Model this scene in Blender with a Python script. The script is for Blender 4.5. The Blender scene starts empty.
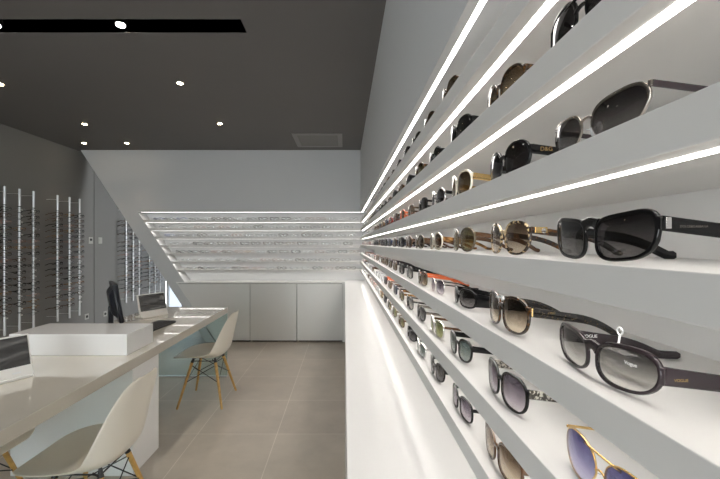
import bpy, bmesh, math, random
from mathutils import Vector, Matrix
random.seed(7)
PI = math.pi
S = bpy.context.scene
COL = S.collection
F = 370.0
HZ = 1.44                       # eye height

# ------------------------------------------------------------------ materials
def nmat(name):
    m = bpy.data.materials.new(name); m.use_nodes = True
    nt = m.node_tree
    for n in list(nt.nodes):
        if n.type != 'OUTPUT_MATERIAL': nt.nodes.remove(n)
    return m, nt, [n for n in nt.nodes if n.type == 'OUTPUT_MATERIAL'][0]

def pbr(name, col, rough=.5, metal=0, coat=0, spec=.5, bump=None, var=None, trans=0, coat_rough=.05):
    m, nt, out = nmat(name)
    b = nt.nodes.new('ShaderNodeBsdfPrincipled')
    b.inputs['Base Color'].default_value = (*col, 1)
    b.inputs['Roughness'].default_value = rough
    b.inputs['Metallic'].default_value = metal
    b.inputs['Coat Weight'].default_value = coat
    b.inputs['Coat Roughness'].default_value = coat_rough
    b.inputs['Specular IOR Level'].default_value = spec
    tc = nt.nodes.new('ShaderNodeTexCoord')
    if var:
        sc, amt = var
        n = nt.nodes.new('ShaderNodeTexNoise'); n.inputs['Scale'].default_value = sc; n.inputs['Detail'].default_value = 5
        nt.links.new(tc.outputs['Object'], n.inputs['Vector'])
        r = nt.nodes.new('ShaderNodeValToRGB')
        r.color_ramp.elements[0].position = .3; r.color_ramp.elements[1].position = .7
        r.color_ramp.elements[0].color = (*[c * (1 - amt) for c in col], 1)
        r.color_ramp.elements[1].color = (*[min(1, c * (1 + amt)) for c in col], 1)
        nt.links.new(n.outputs['Fac'], r.inputs['Fac']); nt.links.new(r.outputs['Color'], b.inputs['Base Color'])
    if bump:
        sc, st = bump
        n = nt.nodes.new('ShaderNodeTexNoise'); n.inputs['Scale'].default_value = sc
        nt.links.new(tc.outputs['Object'], n.inputs['Vector'])
        bp = nt.nodes.new('ShaderNodeBump'); bp.inputs['Strength'].default_value = st; bp.inputs['Distance'].default_value = .002
        nt.links.new(n.outputs['Fac'], bp.inputs['Height']); nt.links.new(bp.outputs['Normal'], b.inputs['Normal'])
    nt.links.new(b.outputs[0], out.inputs[0])
    return m

def emis(name, col, st):
    m, nt, out = nmat(name)
    e = nt.nodes.new('ShaderNodeEmission'); e.inputs[0].default_value = (*col, 1); e.inputs[1].default_value = st
    nt.links.new(e.outputs[0], out.inputs[0]); return m

def schlick(nt, f0=.04):
    lw = nt.nodes.new('ShaderNodeLayerWeight'); lw.inputs['Blend'].default_value = .5
    p = nt.nodes.new('ShaderNodeMath'); p.operation = 'POWER'; p.inputs[1].default_value = 5
    a = nt.nodes.new('ShaderNodeMath'); a.operation = 'MULTIPLY_ADD'; a.inputs[1].default_value = 1 - f0; a.inputs[2].default_value = f0
    nt.links.new(lw.outputs['Facing'], p.inputs[0]); nt.links.new(p.outputs[0], a.inputs[0]); return a

def glass(name, tint, refl=1.0, ior=1.45):
    m, nt, out = nmat(name)
    t = nt.nodes.new('ShaderNodeBsdfTransparent'); t.inputs[0].default_value = (*tint, 1)
    g = nt.nodes.new('ShaderNodeBsdfGlossy'); g.inputs['Roughness'].default_value = .01
    f = schlick(nt, .035)
    mx = nt.nodes.new('ShaderNodeMixShader')
    nt.links.new(f.outputs[0], mx.inputs[0]); nt.links.new(t.outputs[0], mx.inputs[1]); nt.links.new(g.outputs[0], mx.inputs[2])
    nt.links.new(mx.outputs[0], out.inputs[0]); return m

def lensmat(name, top, bot, p0=.25, p1=.95):
    """tinted gradient lens: the tint itself is a dye that fades towards the lower rim"""
    m, nt, out = nmat(name)
    tc = nt.nodes.new('ShaderNodeTexCoord'); sp = nt.nodes.new('ShaderNodeSeparateXYZ')
    nt.links.new(tc.outputs['Generated'], sp.inputs[0])
    r = nt.nodes.new('ShaderNodeValToRGB')
    r.color_ramp.elements[0].position = p0; r.color_ramp.elements[1].position = p1
    r.color_ramp.elements[0].color = (*[c ** .5 for c in bot], 1); r.color_ramp.elements[1].color = (*[c ** .5 for c in top], 1)
    nt.links.new(sp.outputs['Z'], r.inputs['Fac'])
    t = nt.nodes.new('ShaderNodeBsdfTransparent'); nt.links.new(r.outputs[0], t.inputs[0])
    g = nt.nodes.new('ShaderNodeBsdfGlossy'); g.inputs['Roughness'].default_value = .015
    f = schlick(nt, .05)
    mx = nt.nodes.new('ShaderNodeMixShader')
    nt.links.new(f.outputs[0], mx.inputs[0]); nt.links.new(t.outputs[0], mx.inputs[1]); nt.links.new(g.outputs[0], mx.inputs[2])
    nt.links.new(mx.outputs[0], out.inputs[0]); return m

def spotted(name, c0, c1, scale=90, lo=.45, hi=.55, rough=.15):
    m, nt, out = nmat(name)
    b = nt.nodes.new('ShaderNodeBsdfPrincipled'); b.inputs['Roughness'].default_value = rough; b.inputs['Coat Weight'].default_value = .6
    tc = nt.nodes.new('ShaderNodeTexCoord'); n = nt.nodes.new('ShaderNodeTexNoise')
    n.inputs['Scale'].default_value = scale; n.inputs['Detail'].default_value = 2
    nt.links.new(tc.outputs['Object'], n.inputs['Vector'])
    r = nt.nodes.new('ShaderNodeValToRGB')
    r.color_ramp.elements[0].position = lo; r.color_ramp.elements[1].position = hi
    r.color_ramp.elements[0].color = (*c0, 1); r.color_ramp.elements[1].color = (*c1, 1)
    nt.links.new(n.outputs['Fac'], r.inputs['Fac']); nt.links.new(r.outputs[0], b.inputs['Base Color'])
    nt.links.new(b.outputs[0], out.inputs[0]); return m

def clearplastic(name, col, op=.5):
    m, nt, out = nmat(name)
    b = nt.nodes.new('ShaderNodeBsdfPrincipled'); b.inputs['Base Color'].default_value = (*col, 1); b.inputs['Roughness'].default_value = .12
    t = nt.nodes.new('ShaderNodeBsdfTransparent'); t.inputs[0].default_value = (*[min(1, .5 + .5 * c) for c in col], 1)
    mx = nt.nodes.new('ShaderNodeMixShader'); mx.inputs[0].default_value = op
    nt.links.new(t.outputs[0], mx.inputs[1]); nt.links.new(b.outputs[0], mx.inputs[2]); nt.links.new(mx.outputs[0], out.inputs[0]); return m

M = {}
M['white_paint'] = pbr('white_paint', (.72, .72, .715), .45, bump=(60, .06))
M['wall_paint'] = pbr('wall_paint', (.60, .61, .62), .55, bump=(60, .08))
M['shelf'] = pbr('shelf_lacquer', (.72, .71, .695), .4, bump=(120, .03))
M['counter'] = pbr('counter_lacquer', (.84, .83, .82), .30, coat=.3, coat_rough=.3)
M['door'] = pbr('door_gloss', (.80, .80, .78), .14, coat=.6, coat_rough=.03)
M['grey_wall'] = pbr('dark_grey_wall', (.26, .258, .25), .6, var=(.6, .06), bump=(60, .08))
M['ceiling'] = pbr('charcoal_ceiling', (.14, .133, .13), .7, var=(.5, .04))
M['black'] = pbr('matte_black', (.004, .004, .004), .9, spec=.1)
M['desk'] = pbr('desk_lacquer', (.60, .56, .49), .12, coat=1, coat_rough=.02, spec=.7)
M['desk_white'] = pbr('desk_white_lacquer', (.86, .86, .86), .10, coat=.8, coat_rough=.03)
M['shell'] = pbr('shell_plastic', (.80, .755, .66), .33)
M['wood'] = pbr('maple', (.60, .36, .11), .4, var=(40, .18), coat=.2)
M['wire'] = pbr('black_wire', (.012, .012, .013), .4)
M['steel'] = pbr('brushed_steel', (.78, .79, .80), .3, metal=.6)
M['plate'] = pbr('switch_plastic', (.55, .55, .52), .4)
M['mon'] = pbr('monitor_plastic', (.012, .014, .02), .3)
M['screen'] = pbr('screen_glass', (.03, .03, .03), .12, coat=.4)
M['device'] = pbr('device_plastic', (.78, .77, .74), .3)
M['key'] = pbr('key_plastic', (.02, .02, .02), .45)
M['led_back'] = emis('led_emission_back', (1, .965, .92), 5.5)
M['led'] = emis('led_emission', (1, .955, .90), 15.5)
M['spot'] = emis('spot_emission', (1, .80, .52), 60)
M['spot_cool'] = emis('spot_emission_white', (1, .95, .85), 90)
M['pane'] = glass('window_pane', (.96, .98, .98))
M['pane_tinted'] = glass('tinted_window_pane', (.36, .38, .40))
M['desk_glass'] = glass('desk_glass', (.80, .90, .90))
M['glass_edge'] = pbr('glass_edge', (.30, .48, .46), .1)
M['window_metal'] = pbr('window_metal', (.55, .56, .57), .4)
M['tag'] = pbr('tag_paper', (.9, .9, .9), .5)
M['joint'] = pbr('dark_joint', (.05, .05, .05), .7)

# floor tiles 0.6 x 0.6 with light joints
def floor_material():
    m, nt, out = nmat('floor_tiles')
    b = nt.nodes.new('ShaderNodeBsdfPrincipled')
    tc = nt.nodes.new('ShaderNodeTexCoord')
    mp = nt.nodes.new('ShaderNodeMapping'); mp.inputs['Location'].default_value = (.51 + 6 - .0, -2.797 + 6 + .0, 0)
    nt.links.new(tc.outputs['Object'], mp.inputs[0])
    br = nt.nodes.new('ShaderNodeTexBrick'); br.offset = 0; br.squash = 1
    br.inputs['Scale'].default_value = 1; br.inputs['Brick Width'].default_value = .6; br.inputs['Row Height'].default_value = .6
    br.inputs['Mortar Size'].default_value = .003; br.inputs['Mortar Smooth'].default_value = .2
    br.inputs['Color1'].default_value = (.46, .405, .345, 1); br.inputs['Color2'].default_value = (.49, .435, .37, 1)
    br.inputs['Mortar'].default_value = (.64, .58, .51, 1)
    nt.links.new(mp.outputs[0], br.inputs['Vector'])
    n = nt.nodes.new('ShaderNodeTexNoise'); n.inputs['Scale'].default_value = 3; n.inputs['Detail'].default_value = 7; n.inputs['Roughness'].default_value = .65
    nt.links.new(tc.outputs['Object'], n.inputs['Vector'])
    r = nt.nodes.new('ShaderNodeMapRange'); r.inputs[1].default_value = .3; r.inputs[2].default_value = .7; r.inputs[3].default_value = .88; r.inputs[4].default_value = 1.1
    nt.links.new(n.outputs['Fac'], r.inputs[0])
    mx = nt.nodes.new('ShaderNodeVectorMath'); mx.operation = 'SCALE'
    nt.links.new(br.outputs['Color'], mx.inputs[0]); nt.links.new(r.outputs[0], mx.inputs['Scale'])
    nt.links.new(mx.outputs[0], b.inputs['Base Color'])
    b.inputs['Roughness'].default_value = .38
    r2 = nt.nodes.new('ShaderNodeMapRange'); r2.inputs[3].default_value = .28; r2.inputs[4].default_value = .48
    nt.links.new(n.outputs['Fac'], r2.inputs[0]); nt.links.new(r2.outputs[0], b.inputs['Roughness'])
    nt.links.new(b.outputs[0], out.inputs[0]); return m
M['floor'] = floor_material()

# ------------------------------------------------------------------ mesh helpers
def link(name, bm, mats, parent=None, smooth=False, bevel=0, sharp=None):
    me = bpy.data.meshes.new(name)
    bmesh.ops.recalc_face_normals(bm, faces=bm.faces)
    bm.to_mesh(me); bm.free()
    if not isinstance(mats, (list, tuple)): mats = [mats]
    for m in mats: me.materials.append(m)
    if smooth:
        for p in me.polygons: p.use_smooth = True
        if sharp is not None: me.set_sharp_from_angle(angle=math.radians(sharp))
    o = bpy.data.objects.new(name, me); COL.objects.link(o)
    if parent: o.parent = parent
    if bevel:
        b = o.modifiers.new('edge', 'BEVEL'); b.width = bevel; b.segments = 2; b.limit_method = 'ANGLE'
    return o

def box(bm, x0, x1, y0, y1, z0, z1, mi=0):
    vs = [bm.verts.new((x, y, z)) for x in (x0, x1) for y in (y0, y1) for z in (z0, z1)]
    for f in ((0, 1, 3, 2), (4, 6, 7, 5), (0, 4, 5, 1), (2, 3, 7, 6), (0, 2, 6, 4), (1, 5, 7, 3)):
        bm.faces.new([vs[i] for i in f]).material_index = mi
    return vs

def BX(*a):
    bm = bmesh.new(); box(bm, *a); return bm

def prism_xz(bm, pts, y0, y1, mi=0):
    a = [bm.verts.new((x, y0, z)) for x, z in pts]; b = [bm.verts.new((x, y1, z)) for x, z in pts]
    n = len(pts)
    bm.faces.new(a).material_index = mi; bm.faces.new(list(reversed(b))).material_index = mi
    for i in range(n):
        bm.faces.new((a[i], b[i], b[(i + 1) % n], a[(i + 1) % n])).material_index = mi

def prism_xy(bm, pts, z0, z1, mi=0):
    a = [bm.verts.new((x, y, z0)) for x, y in pts]; b = [bm.verts.new((x, y, z1)) for x, y in pts]
    n = len(pts)
    bm.faces.new(a).material_index = mi; bm.faces.new(list(reversed(b))).material_index = mi
    for i in range(n):
        bm.faces.new((a[i], b[i], b[(i + 1) % n], a[(i + 1) % n])).material_index = mi

def sweep(bm, pts, secs, up=(0, 0, 1), closed=False, mi=0):
    """pts: list of Vector; secs: per-point list of (a,b) offsets along side/up vectors"""
    n = len(pts); rings = []
    up = Vector(up)
    for i, p in enumerate(pts):
        if closed: t = pts[(i + 1) % n] - pts[i - 1]
        else: t = pts[min(i + 1, n - 1)] - pts[max(i - 1, 0)]
        t.normalize()
        s = t.cross(up)
        if s.length < 1e-5: s = Vector((1, 0, 0))
        s.normalize(); u = s.cross(t).normalized()
        rings.append([bm.verts.new(p + s * a + u * b) for a, b in secs[i]])
    k = len(rings[0])
    for i in range(n if closed else n - 1):
        A, B = rings[i], rings[(i + 1) % n]
        for j in range(k):
            bm.faces.new((A[j], A[(j + 1) % k], B[(j + 1) % k], B[j])).material_index = mi
    if not closed:
        bm.faces.new(rings[0]).material_index = mi; bm.faces.new(list(reversed(rings[-1]))).material_index = mi

def circ(r, k=10, r2=None):
    r2 = r if r2 is None else r2
    return [(r * math.cos(2 * PI * i / k), r2 * math.sin(2 * PI * i / k)) for i in range(k)]

def rrect(w, h, k=2):
    """rounded rectangle section, w x h full size"""
    c = min(w, h) * .32; a, b = w / 2, h / 2
    return [(a, b - c), (a - c * .3, b - c * .3), (a - c, b), (-a + c, b), (-a + c * .3, b - c * .3), (-a, b - c),
            (-a, -b + c), (-a + c * .3, -b + c * .3), (-a + c, -b), (a - c, -b), (a - c * .3, -b + c * .3), (a, -b + c)]

def tube(bm, p0, p1, r0, r1=None, k=10, mi=0):
    r1 = r0 if r1 is None else r1
    sweep(bm, [Vector(p0), Vector(p1)], [circ(r0, k), circ(r1, k)], up=(.013, .021, 1) if abs(p1[2] - p0[2]) < .9 * (Vector(p1) - Vector(p0)).length else (1, .01, 0), mi=mi)

def lathe(bm, prof, c=(0, 0, 0), k=24, axis='z', mi=0):
    rings = []
    for r, h in prof:
        ring = []
        for i in range(k):
            a = 2 * PI * i / k
            x, y = r * math.cos(a), r * math.sin(a)
            v = {'z': (x, y, h), 'x': (h, x, y), 'y': (x, h, y)}[axis]
            ring.append(bm.verts.new((c[0] + v[0], c[1] + v[1], c[2] + v[2])))
        rings.append(ring)
    for A, B in zip(rings, rings[1:]):
        for j in range(k):
            bm.faces.new((A[j], A[(j + 1) % k], B[(j + 1) % k], B[j])).material_index = mi
    bm.faces.new(rings[0]).material_index = mi; bm.faces.new(list(reversed(rings[-1]))).material_index = mi

def tag(o, label=None, cat=None, group=None, kind=None):
    if label: o['label'] = label
    if cat: o['category'] = cat
    if group: o['group'] = group
    if kind: o['kind'] = kind
    return o
def struct(o, label=None): return tag(o, label, None, None, 'structure')
def empty(name, loc=(0, 0, 0), rz=0):
    o = bpy.data.objects.new(name, None); COL.objects.link(o); o.location = loc; o.rotation_euler = (0, 0, rz)
    o.empty_display_size = .05; return o
def kids(o): return [c for c in bpy.data.objects if c.parent is o]
def copy_tree(o, parent=None, ch=None):
    c = o.copy(); COL.objects.link(c)
    if parent: c.parent = parent
    for k in kids(o): copy_tree(k, c)
    return c
def text_mesh(body, size, extr, mat, parent, name, mw, bold=0):
    cu = bpy.data.curves.new(name, 'FONT'); cu.body = body; cu.size = size; cu.extrude = extr; cu.align_x = 'CENTER'; cu.align_y = 'CENTER'
    cu.offset = bold
    tmp = bpy.data.objects.new('tmp_text', cu); COL.objects.link(tmp)
    bpy.context.view_layer.update()
    me = bpy.data.meshes.new_from_object(tmp.evaluated_get(bpy.context.evaluated_depsgraph_get()))
    bpy.data.objects.remove(tmp)
    me.materials.clear(); me.materials.append(mat); me.name = name
    o = bpy.data.objects.new(name, me); COL.objects.link(o); o.parent = parent; o.matrix_local = mw
    return o

ORD = ['zeroth', 'first', 'second', 'third', 'fourth', 'fifth', 'sixth', 'seventh', 'eighth', 'ninth', 'tenth', 'eleventh', 'twelfth',
       'thirteenth', 'fourteenth', 'fifteenth', 'sixteenth', 'seventeenth', 'eighteenth', 'nineteenth', 'twentieth', 'twenty-first',
       'twenty-second', 'twenty-third', 'twenty-fourth', 'twenty-fifth', 'twenty-sixth', 'twenty-seventh']

# ------------------------------------------------------------------ layout constants
XS, XB = .235, .445            # shelf front / niche back on the side wall
YB, YN = 5.41, 5.63            # back wall face / niche back
CEIL = 2.807
NT, CT = 1.90, .877            # niche top, counter top
TH = .036
TOPS = [1.784, 1.663, 1.542, 1.421, 1.300, 1.179, 1.058]
Y0 = -2.0                      # near end of the side wall run
XL = -3.92
YFAR = 8.12
YR = -3.2

# ------------------------------------------------------------------ room shell
struct(link('floor', BX(XL - .1, 2.2, YR - .1, YFAR + .1, -.08, 0), M['floor']))
# ceiling with a slot for the black recessed track
bm = bmesh.new()
sx0, sx1, sy0, sy1 = -3.3, -.632, 2.255, 2.40
box(bm, XL - .1, 2.2, YR - .1, sy0, CEIL, CEIL + .1)
box(bm, XL - .1, 2.2, sy1, YFAR + .1, CEIL, CEIL + .1)
box(bm, XL - .1, sx0, sy0, sy1, CEIL, CEIL + .1)
box(bm, sx1, 2.2, sy0, sy1, CEIL, CEIL + .1)
struct(link('ceiling', bm, M['ceiling']))
# left wall with a fine joint
bm = bmesh.new()
box(bm, XL - .1, XL, YR, 5.785, 0, CEIL)
box(bm, XL - .1, XL, 5.80, YFAR, 0, CEIL)
box(bm, XL - .1, XL - .012, 5.785, 5.80, 0, CEIL)
struct(link('wall_left', bm, M['grey_wall']))
def slant(z): return -3.86 + (CEIL - z) * .652
bm = bmesh.new()
prism_xz(bm, [(-3.86, CEIL), (XS, CEIL), (XS, NT), (slant(NT), NT)], YB, YN + .04)
prism_xz(bm, [(slant(NT), NT), (-3.03, NT), (-2.345, CT), (slant(CT), CT)], YB, YN + .04)
prism_xz(bm, [(slant(CT), CT), (-2.462, CT), (-1.893, 0), (slant(0), 0)], YB, YN + .04)
struct(link('wall_back', bm, M['wall_paint']))
bm = bmesh.new()
prism_xz(bm, [(-3.20, NT + .1), (XB + .1, NT + .1), (XB + .1, CT - .05), (-2.45, CT - .05)], YN, YN + .04)
struct(link('wall_niche_back', bm, M['white_paint']))
# bright painted reveal at the slanted end of the niche
bm = bmesh.new()
prism_xz(bm, [(-3.031, NT), (-3.024, NT), (-2.339, CT), (-2.346, CT)], YB + .002, YN)
struct(link('trim_1', bm, M['white_paint']), 'white slanted reveal closing the left end of the back niche')
bm = bmesh.new()
box(bm, XS, XB + .1, Y0, YB + .26, NT, CEIL)
box(bm, XS, 2.2, YR, Y0, 0, CEIL)
struct(link('wall_right', bm, M['wall_paint']))
struct(link('wall_niche_side', BX(XB, XB + .1, Y0, YN + .04, CT - .05, NT), M['white_paint']))
struct(link('wall_far', BX(-3.2, 2.2, YFAR, YFAR + .1, 0, CEIL), M['grey_wall']))
struct(link('wall_partition', BX(XB + .1, 2.2, YB + .3, YB + .4, 0, CEIL), M['grey_wall']))
# rear wall with shop window
bm = bmesh.new()
box(bm, XL, -3.8, YR - .1, YR, 0, CEIL); box(bm, -.8, 2.2, YR - .1, YR, 0, CEIL)
box(bm, -3.8, -.8, YR - .1, YR, 2.7, CEIL); box(bm, -3.8, -.8, YR - .1, YR, 0, .12)
struct(link('wall_rear', bm, M['wall_paint']))

def window_y(name, x0, x1, z0, z1, y, nm, pane='pane'):
    w = struct(empty(name, ((x0 + x1) / 2, y, z0)))
    bm = bmesh.new(); t = .04; cx = (x0 + x1) / 2
    W = (x1 - x0) / 2; H = z1 - z0
    box(bm, -W, W, -.03, .03, 0, t); box(bm, -W, W, -.03, .03, H - t, H)
    for i in range(nm + 1):
        xx = -W + i * (2 * W - t) / nm
        box(bm, xx, xx + t, -.03, .03, t, H - t)
    link('window_frame', bm, M['window_metal'], w)
    link('window_glass', BX(-W + t, W - t, -.004, .004, t, H - t), M[pane], w)
    return w
window_y('window_1', -3.8, -.8, .12, 2.7, YR - .05, 3)
window_y('window_2', XL, -3.2, 0, CEIL, YFAR + .05, 2, 'pane_tinted')

# ------------------------------------------------------------------ ceiling fittings
t = empty('track_slot', (-1.97, 2.3275, CEIL))
tag(t, 'long black recessed lighting slot cut into the dark ceiling', 'light fixture')
bm = bmesh.new(); L = (sx1 - sx0) / 2; W = (sy1 - sy0) / 2
box(bm, -L - .004, L + .004, -W - .004, W + .004, .092, .1)
box(bm, -L - .004, -L, -W, W, .001, .092); box(bm, L, L + .004, -W, W, .001, .092)
box(bm, -L - .004, L + .004, -W - .004, -W, .001, .092); box(bm, -L - .004, L + .004, W, W + .004, .001, .092)
link('housing', bm, M['black'], t)
def spotlight(name, loc, energy, col, size=95, blend=.6):
    l = bpy.data.lights.new(name, 'SPOT'); l.energy = energy; l.color = col; l.spot_size = math.radians(size); l.spot_blend = blend
    l.shadow_soft_size = .03
    o = bpy.data.objects.new(name, l); COL.objects.link(o); o.location = loc; return o
for x, e, lab in ((-1.41, 34, 'bright white spotlight in the black ceiling slot, nearer the slot end'), (-2.20, 24, 'spotlight in the black ceiling slot, farther from the slot end')):
    s = empty('recessed_spotlight', (x, 2.33, CEIL)); tag(s, lab, 'spotlight', 'spotlights in the black slot')
    bm = bmesh.new(); lathe(bm, [(.034, .088), (.038, .03), (.031, .012), (.029, .012)], k=20); link('housing', bm, M['black'], s, True, sharp=40)
    bm = bmesh.new(); lathe(bm, [(.024, .004), (.026, .0115)], k=20); link('bulb', bm, M['spot_cool'], s)
    spotlight('spotlight_beam', (0, 0, -.01), e, (1, .93, .82)).parent = s
DL = [(-1.40, 3.15, 'beside the black slot'), (-2.97, 4.23, 'over the desk end, above the frame rods'), (-3.54, 5.03, 'tucked near the dark wall'),
      (-2.96, 5.03, 'close to the slanted wall, left of the white panel'), (-1.42, 4.215, 'in front of the back wall, left of the vent'), (-2.95, 3.17, 'above the desk, nearest the entrance of the six')]
for x, y, l in DL:
    s = empty('downlight', (x, y, CEIL)); tag(s, 'small warm round ceiling downlight ' + l, 'downlight', 'small warm ceiling downlights')
    bm = bmesh.new(); lathe(bm, [(.040, 0), (.040, -.003), (.030, -.003), (.026, -.001)], k=24); link('trim_ring', bm, M['ceiling'], s)
    bm = bmesh.new(); lathe(bm, [(.021, -.0005), (.021, -.006), (.015, -.008)], k=20); link('bulb', bm, M['spot'], s)
    spotlight('downlight_beam', (0, 0, -.02), 6, (1, .80, .58), 75).parent = s
# two added fill spotlights out of view, put in to brighten the desk block
for x, lab in ((-2.0, 'added fill spotlight aimed at the desk block, over the dark wall side'), (-1.35, 'added fill spotlight aimed at the desk block, over the chair side')):
    s = empty('added_fill_spotlight', (x, .35, CEIL)); tag(s, lab, 'spotlight', 'added fill spotlights aimed at the desk')
    bm = bmesh.new(); lathe(bm, [(.045, 0), (.045, -.004), (.034, -.02), (.030, -.02)], k=20); link('housing', bm, M['ceiling'], s, True, sharp=40)
    bm = bmesh.new(); lathe(bm, [(.024, -.0205), (.022, -.024)], k=20); link('bulb', bm, M['spot_cool'], s)
    l = spotlight('added_fill_beam', (0, 0, -.03), 36, (1, .97, .93), 34, .8); l.parent = s
    l.rotation_euler = (Vector((-1.72, 2.28, .55)) - Vector((x, .35, CEIL - .03))).to_track_quat('-Z', 'Y').to_euler()
# vent
v = empty('ceiling_vent', (-.343, 4.90, CEIL)); tag(v, 'square grey slatted air vent set in the dark ceiling', 'vent')
bm = bmesh.new(); o_, i_ = .315, .255
for a in ((-o_, o_, -o_, -i_), (-o_, o_, i_, o_), (-o_, -i_, -i_, i_), (i_, o_, -i_, i_)): box(bm, *a, -.010, 0)
link('vent_frame', bm, pbr('vent_grey', (.27, .26, .25), .5), v, bevel=.003)
bm = bmesh.new()
for i in range(22):
    y = -i_ + (i + .5) * 2 * i_ / 22
    vs = box(bm, -i_, i_, y - .007, y + .007, -.006, -.003)
for i in range(9):
    x = -i_ + (i + .5) * 2 * i_ / 9; box(bm, x - .002, x + .002, -i_, i_, -.004, -.0008)
link('slats', bm, pbr('vent_slat', (.22, .215, .20), .5), v)
link('backing', BX(-i_, i_, -i_, i_, -.0007, 0), M['black'], v)

# ------------------------------------------------------------------ side wall display + counter
SN = ['topmost', 'second highest', 'third highest', 'middle', 'third lowest', 'second lowest', 'lowest']
LX0, LX1 = .257, .269
cutl = lambda z: -3.026 + (NT - z) * .6696 + .004
for i, z in enumerate(TOPS):
    s = empty('display_shelf', (XS, Y0, z)); tag(s, f'{SN[i]} long white shelf along the side wall of sunglasses', 'shelf', 'side wall display shelves')
    link('board', BX(0, XB - XS, 0, YN - Y0, -TH, 0), M['shelf'], s, bevel=.0012)
    link('light_strip', BX(LX0 - XS, LX1 - XS, 0, YN - Y0 - .24, -TH - .0006, -TH), M['led'], s)
    s = empty('display_shelf', (0, YB, z)); tag(s, f'{SN[i]} white shelf across the back wall niche of eyeglasses', 'shelf', 'back wall display shelves')
    bm = bmesh.new()
    prism_xz(bm, [(cutl(z), 0), (XS - .0006, 0), (XS - .0006, -TH), (cutl(z - TH), -TH)], 0, YN - YB)
    link('board', bm, M['shelf'], s, bevel=.0012)
    link('light_strip', BX(cutl(z - TH) + .01, XS - .001, .022, .050, -TH - .0006, -TH), M['led_back'], s)
o = link('light_strip', BX(LX0, LX1, Y0, YN - .24, NT - .0006, NT), M['led']); tag(o, 'bright light strip under the top edge of the side wall niche', 'light strip')
o = link('light_strip', BX(-2.99, LX1, YB + .022, YB + .050, NT - .0006, NT), M['led_back']); tag(o, 'light strip under the top edge of the back wall niche', 'light strip')
c = empty('display_counter', (.006, Y0, 0)); tag(c, 'long white counter running below the side wall sunglasses shelves', 'counter')
link('counter_body', BX(0, XB - .006, 0, YB - Y0 - .002, 0, CT), M['counter'], c, bevel=.0015)
# back cabinets
CTB = .857
o = empty('worktop', (0, YB, CTB)); tag(o, 'thin white worktop on the low back wall cabinets', 'worktop')
bm = bmesh.new(); prism_xz(bm, [(-2.462, .02), (.003, .02), (.003, 0), (-2.450, 0)], -.012, 0)
prism_xz(bm, [(-2.338, .02), (XB, .02), (XB, 0), (-2.325, 0)], .0005, YN - YB)
link('top_board', bm, M['counter'], o)
segs = [(-2.446, -1.385, 'with a slanted side'), (-1.379, -.700, 'in the middle'), (-.694, -.035, 'beside the white counter')]
for x0, x1, l in segs:
    s = empty('low_cabinet', (0, YB, 0)); tag(s, f'low glossy white cabinet under the back niche, {l}', 'cabinet', 'low cabinets on the back wall')
    xl = x0 + .56 if x0 < -2 else x0
    bm = bmesh.new(); prism_xz(bm, [(x0 + .01, CTB - .004), (x1, CTB - .004), (x1, .02), (xl, .02)], .02, YN - YB)
    prism_xz(bm, [(xl + .02, .02), (x1, .02), (x1, 0), (xl + .03, 0)], .03, YN - YB)
    link('carcass', bm, M['joint'], s)
    bm = bmesh.new(); prism_xz(bm, [(x0, CTB - .008), (x1, CTB - .008), (x1, .022), (xl, .022)], 0, .018)
    link('door', bm, M['door'], s, bevel=.001)
o = link('filler_panel', BX(-.031, .004, YB + .004, YB + .03, .0, CTB - .002), M['door']); tag(o, 'narrow white filler panel between the last cabinet and the counter', 'panel')

# ------------------------------------------------------------------ desk
DX0, DX1 = -2.07, -1.266
d = empty('reception_desk', (-1.67, 2.45, 0)); tag(d, 'long glossy white desk on a white block and a glass end panel', 'desk')
ox, oy = 1.67, -2.45
link('desk_top', BX(DX0 + ox, DX1 + ox, .55 + oy, 4.02 + oy, .688, .75), M['desk'], d, bevel=.002)
link('pedestal', BX(-2.07 + ox, -1.31 + ox, 2.29 + oy, 2.61 + oy, 0, .688), M['desk_white'], d, bevel=.002)
r_ = link('riser', BX(-2.068 + ox, -1.34 + ox, 2.28 + oy, 2.59 + oy, .7505, .881), M['desk_white'], d, bevel=.002)
g = link('glass_panel', BX(-2.06 + ox, -1.27 + ox, 3.990 + oy, 4.006 + oy, .012, .687), [M['desk_glass']], d)
link('end_panel', BX(-1.3405 + ox, -1.339 + ox, 2.30 + oy, 2.57 + oy, .762, .862), M['desk_white'], r_, bevel=.0006)
link('glass_edge', BX(-1.271 + ox, -1.2695 + ox, 3.991 + oy, 4.005 + oy, .013, .687), M['glass_edge'], g)
link('floor_channel', BX(-2.06 + ox, -1.27 + ox, 3.985 + oy, 4.012 + oy, 0, .013), M['steel'], d)
link('glass_leg', BX(-2.06 + ox, -1.27 + ox, .72 + oy, .736 + oy, 0, .687), M['desk_glass'], d)

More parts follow.
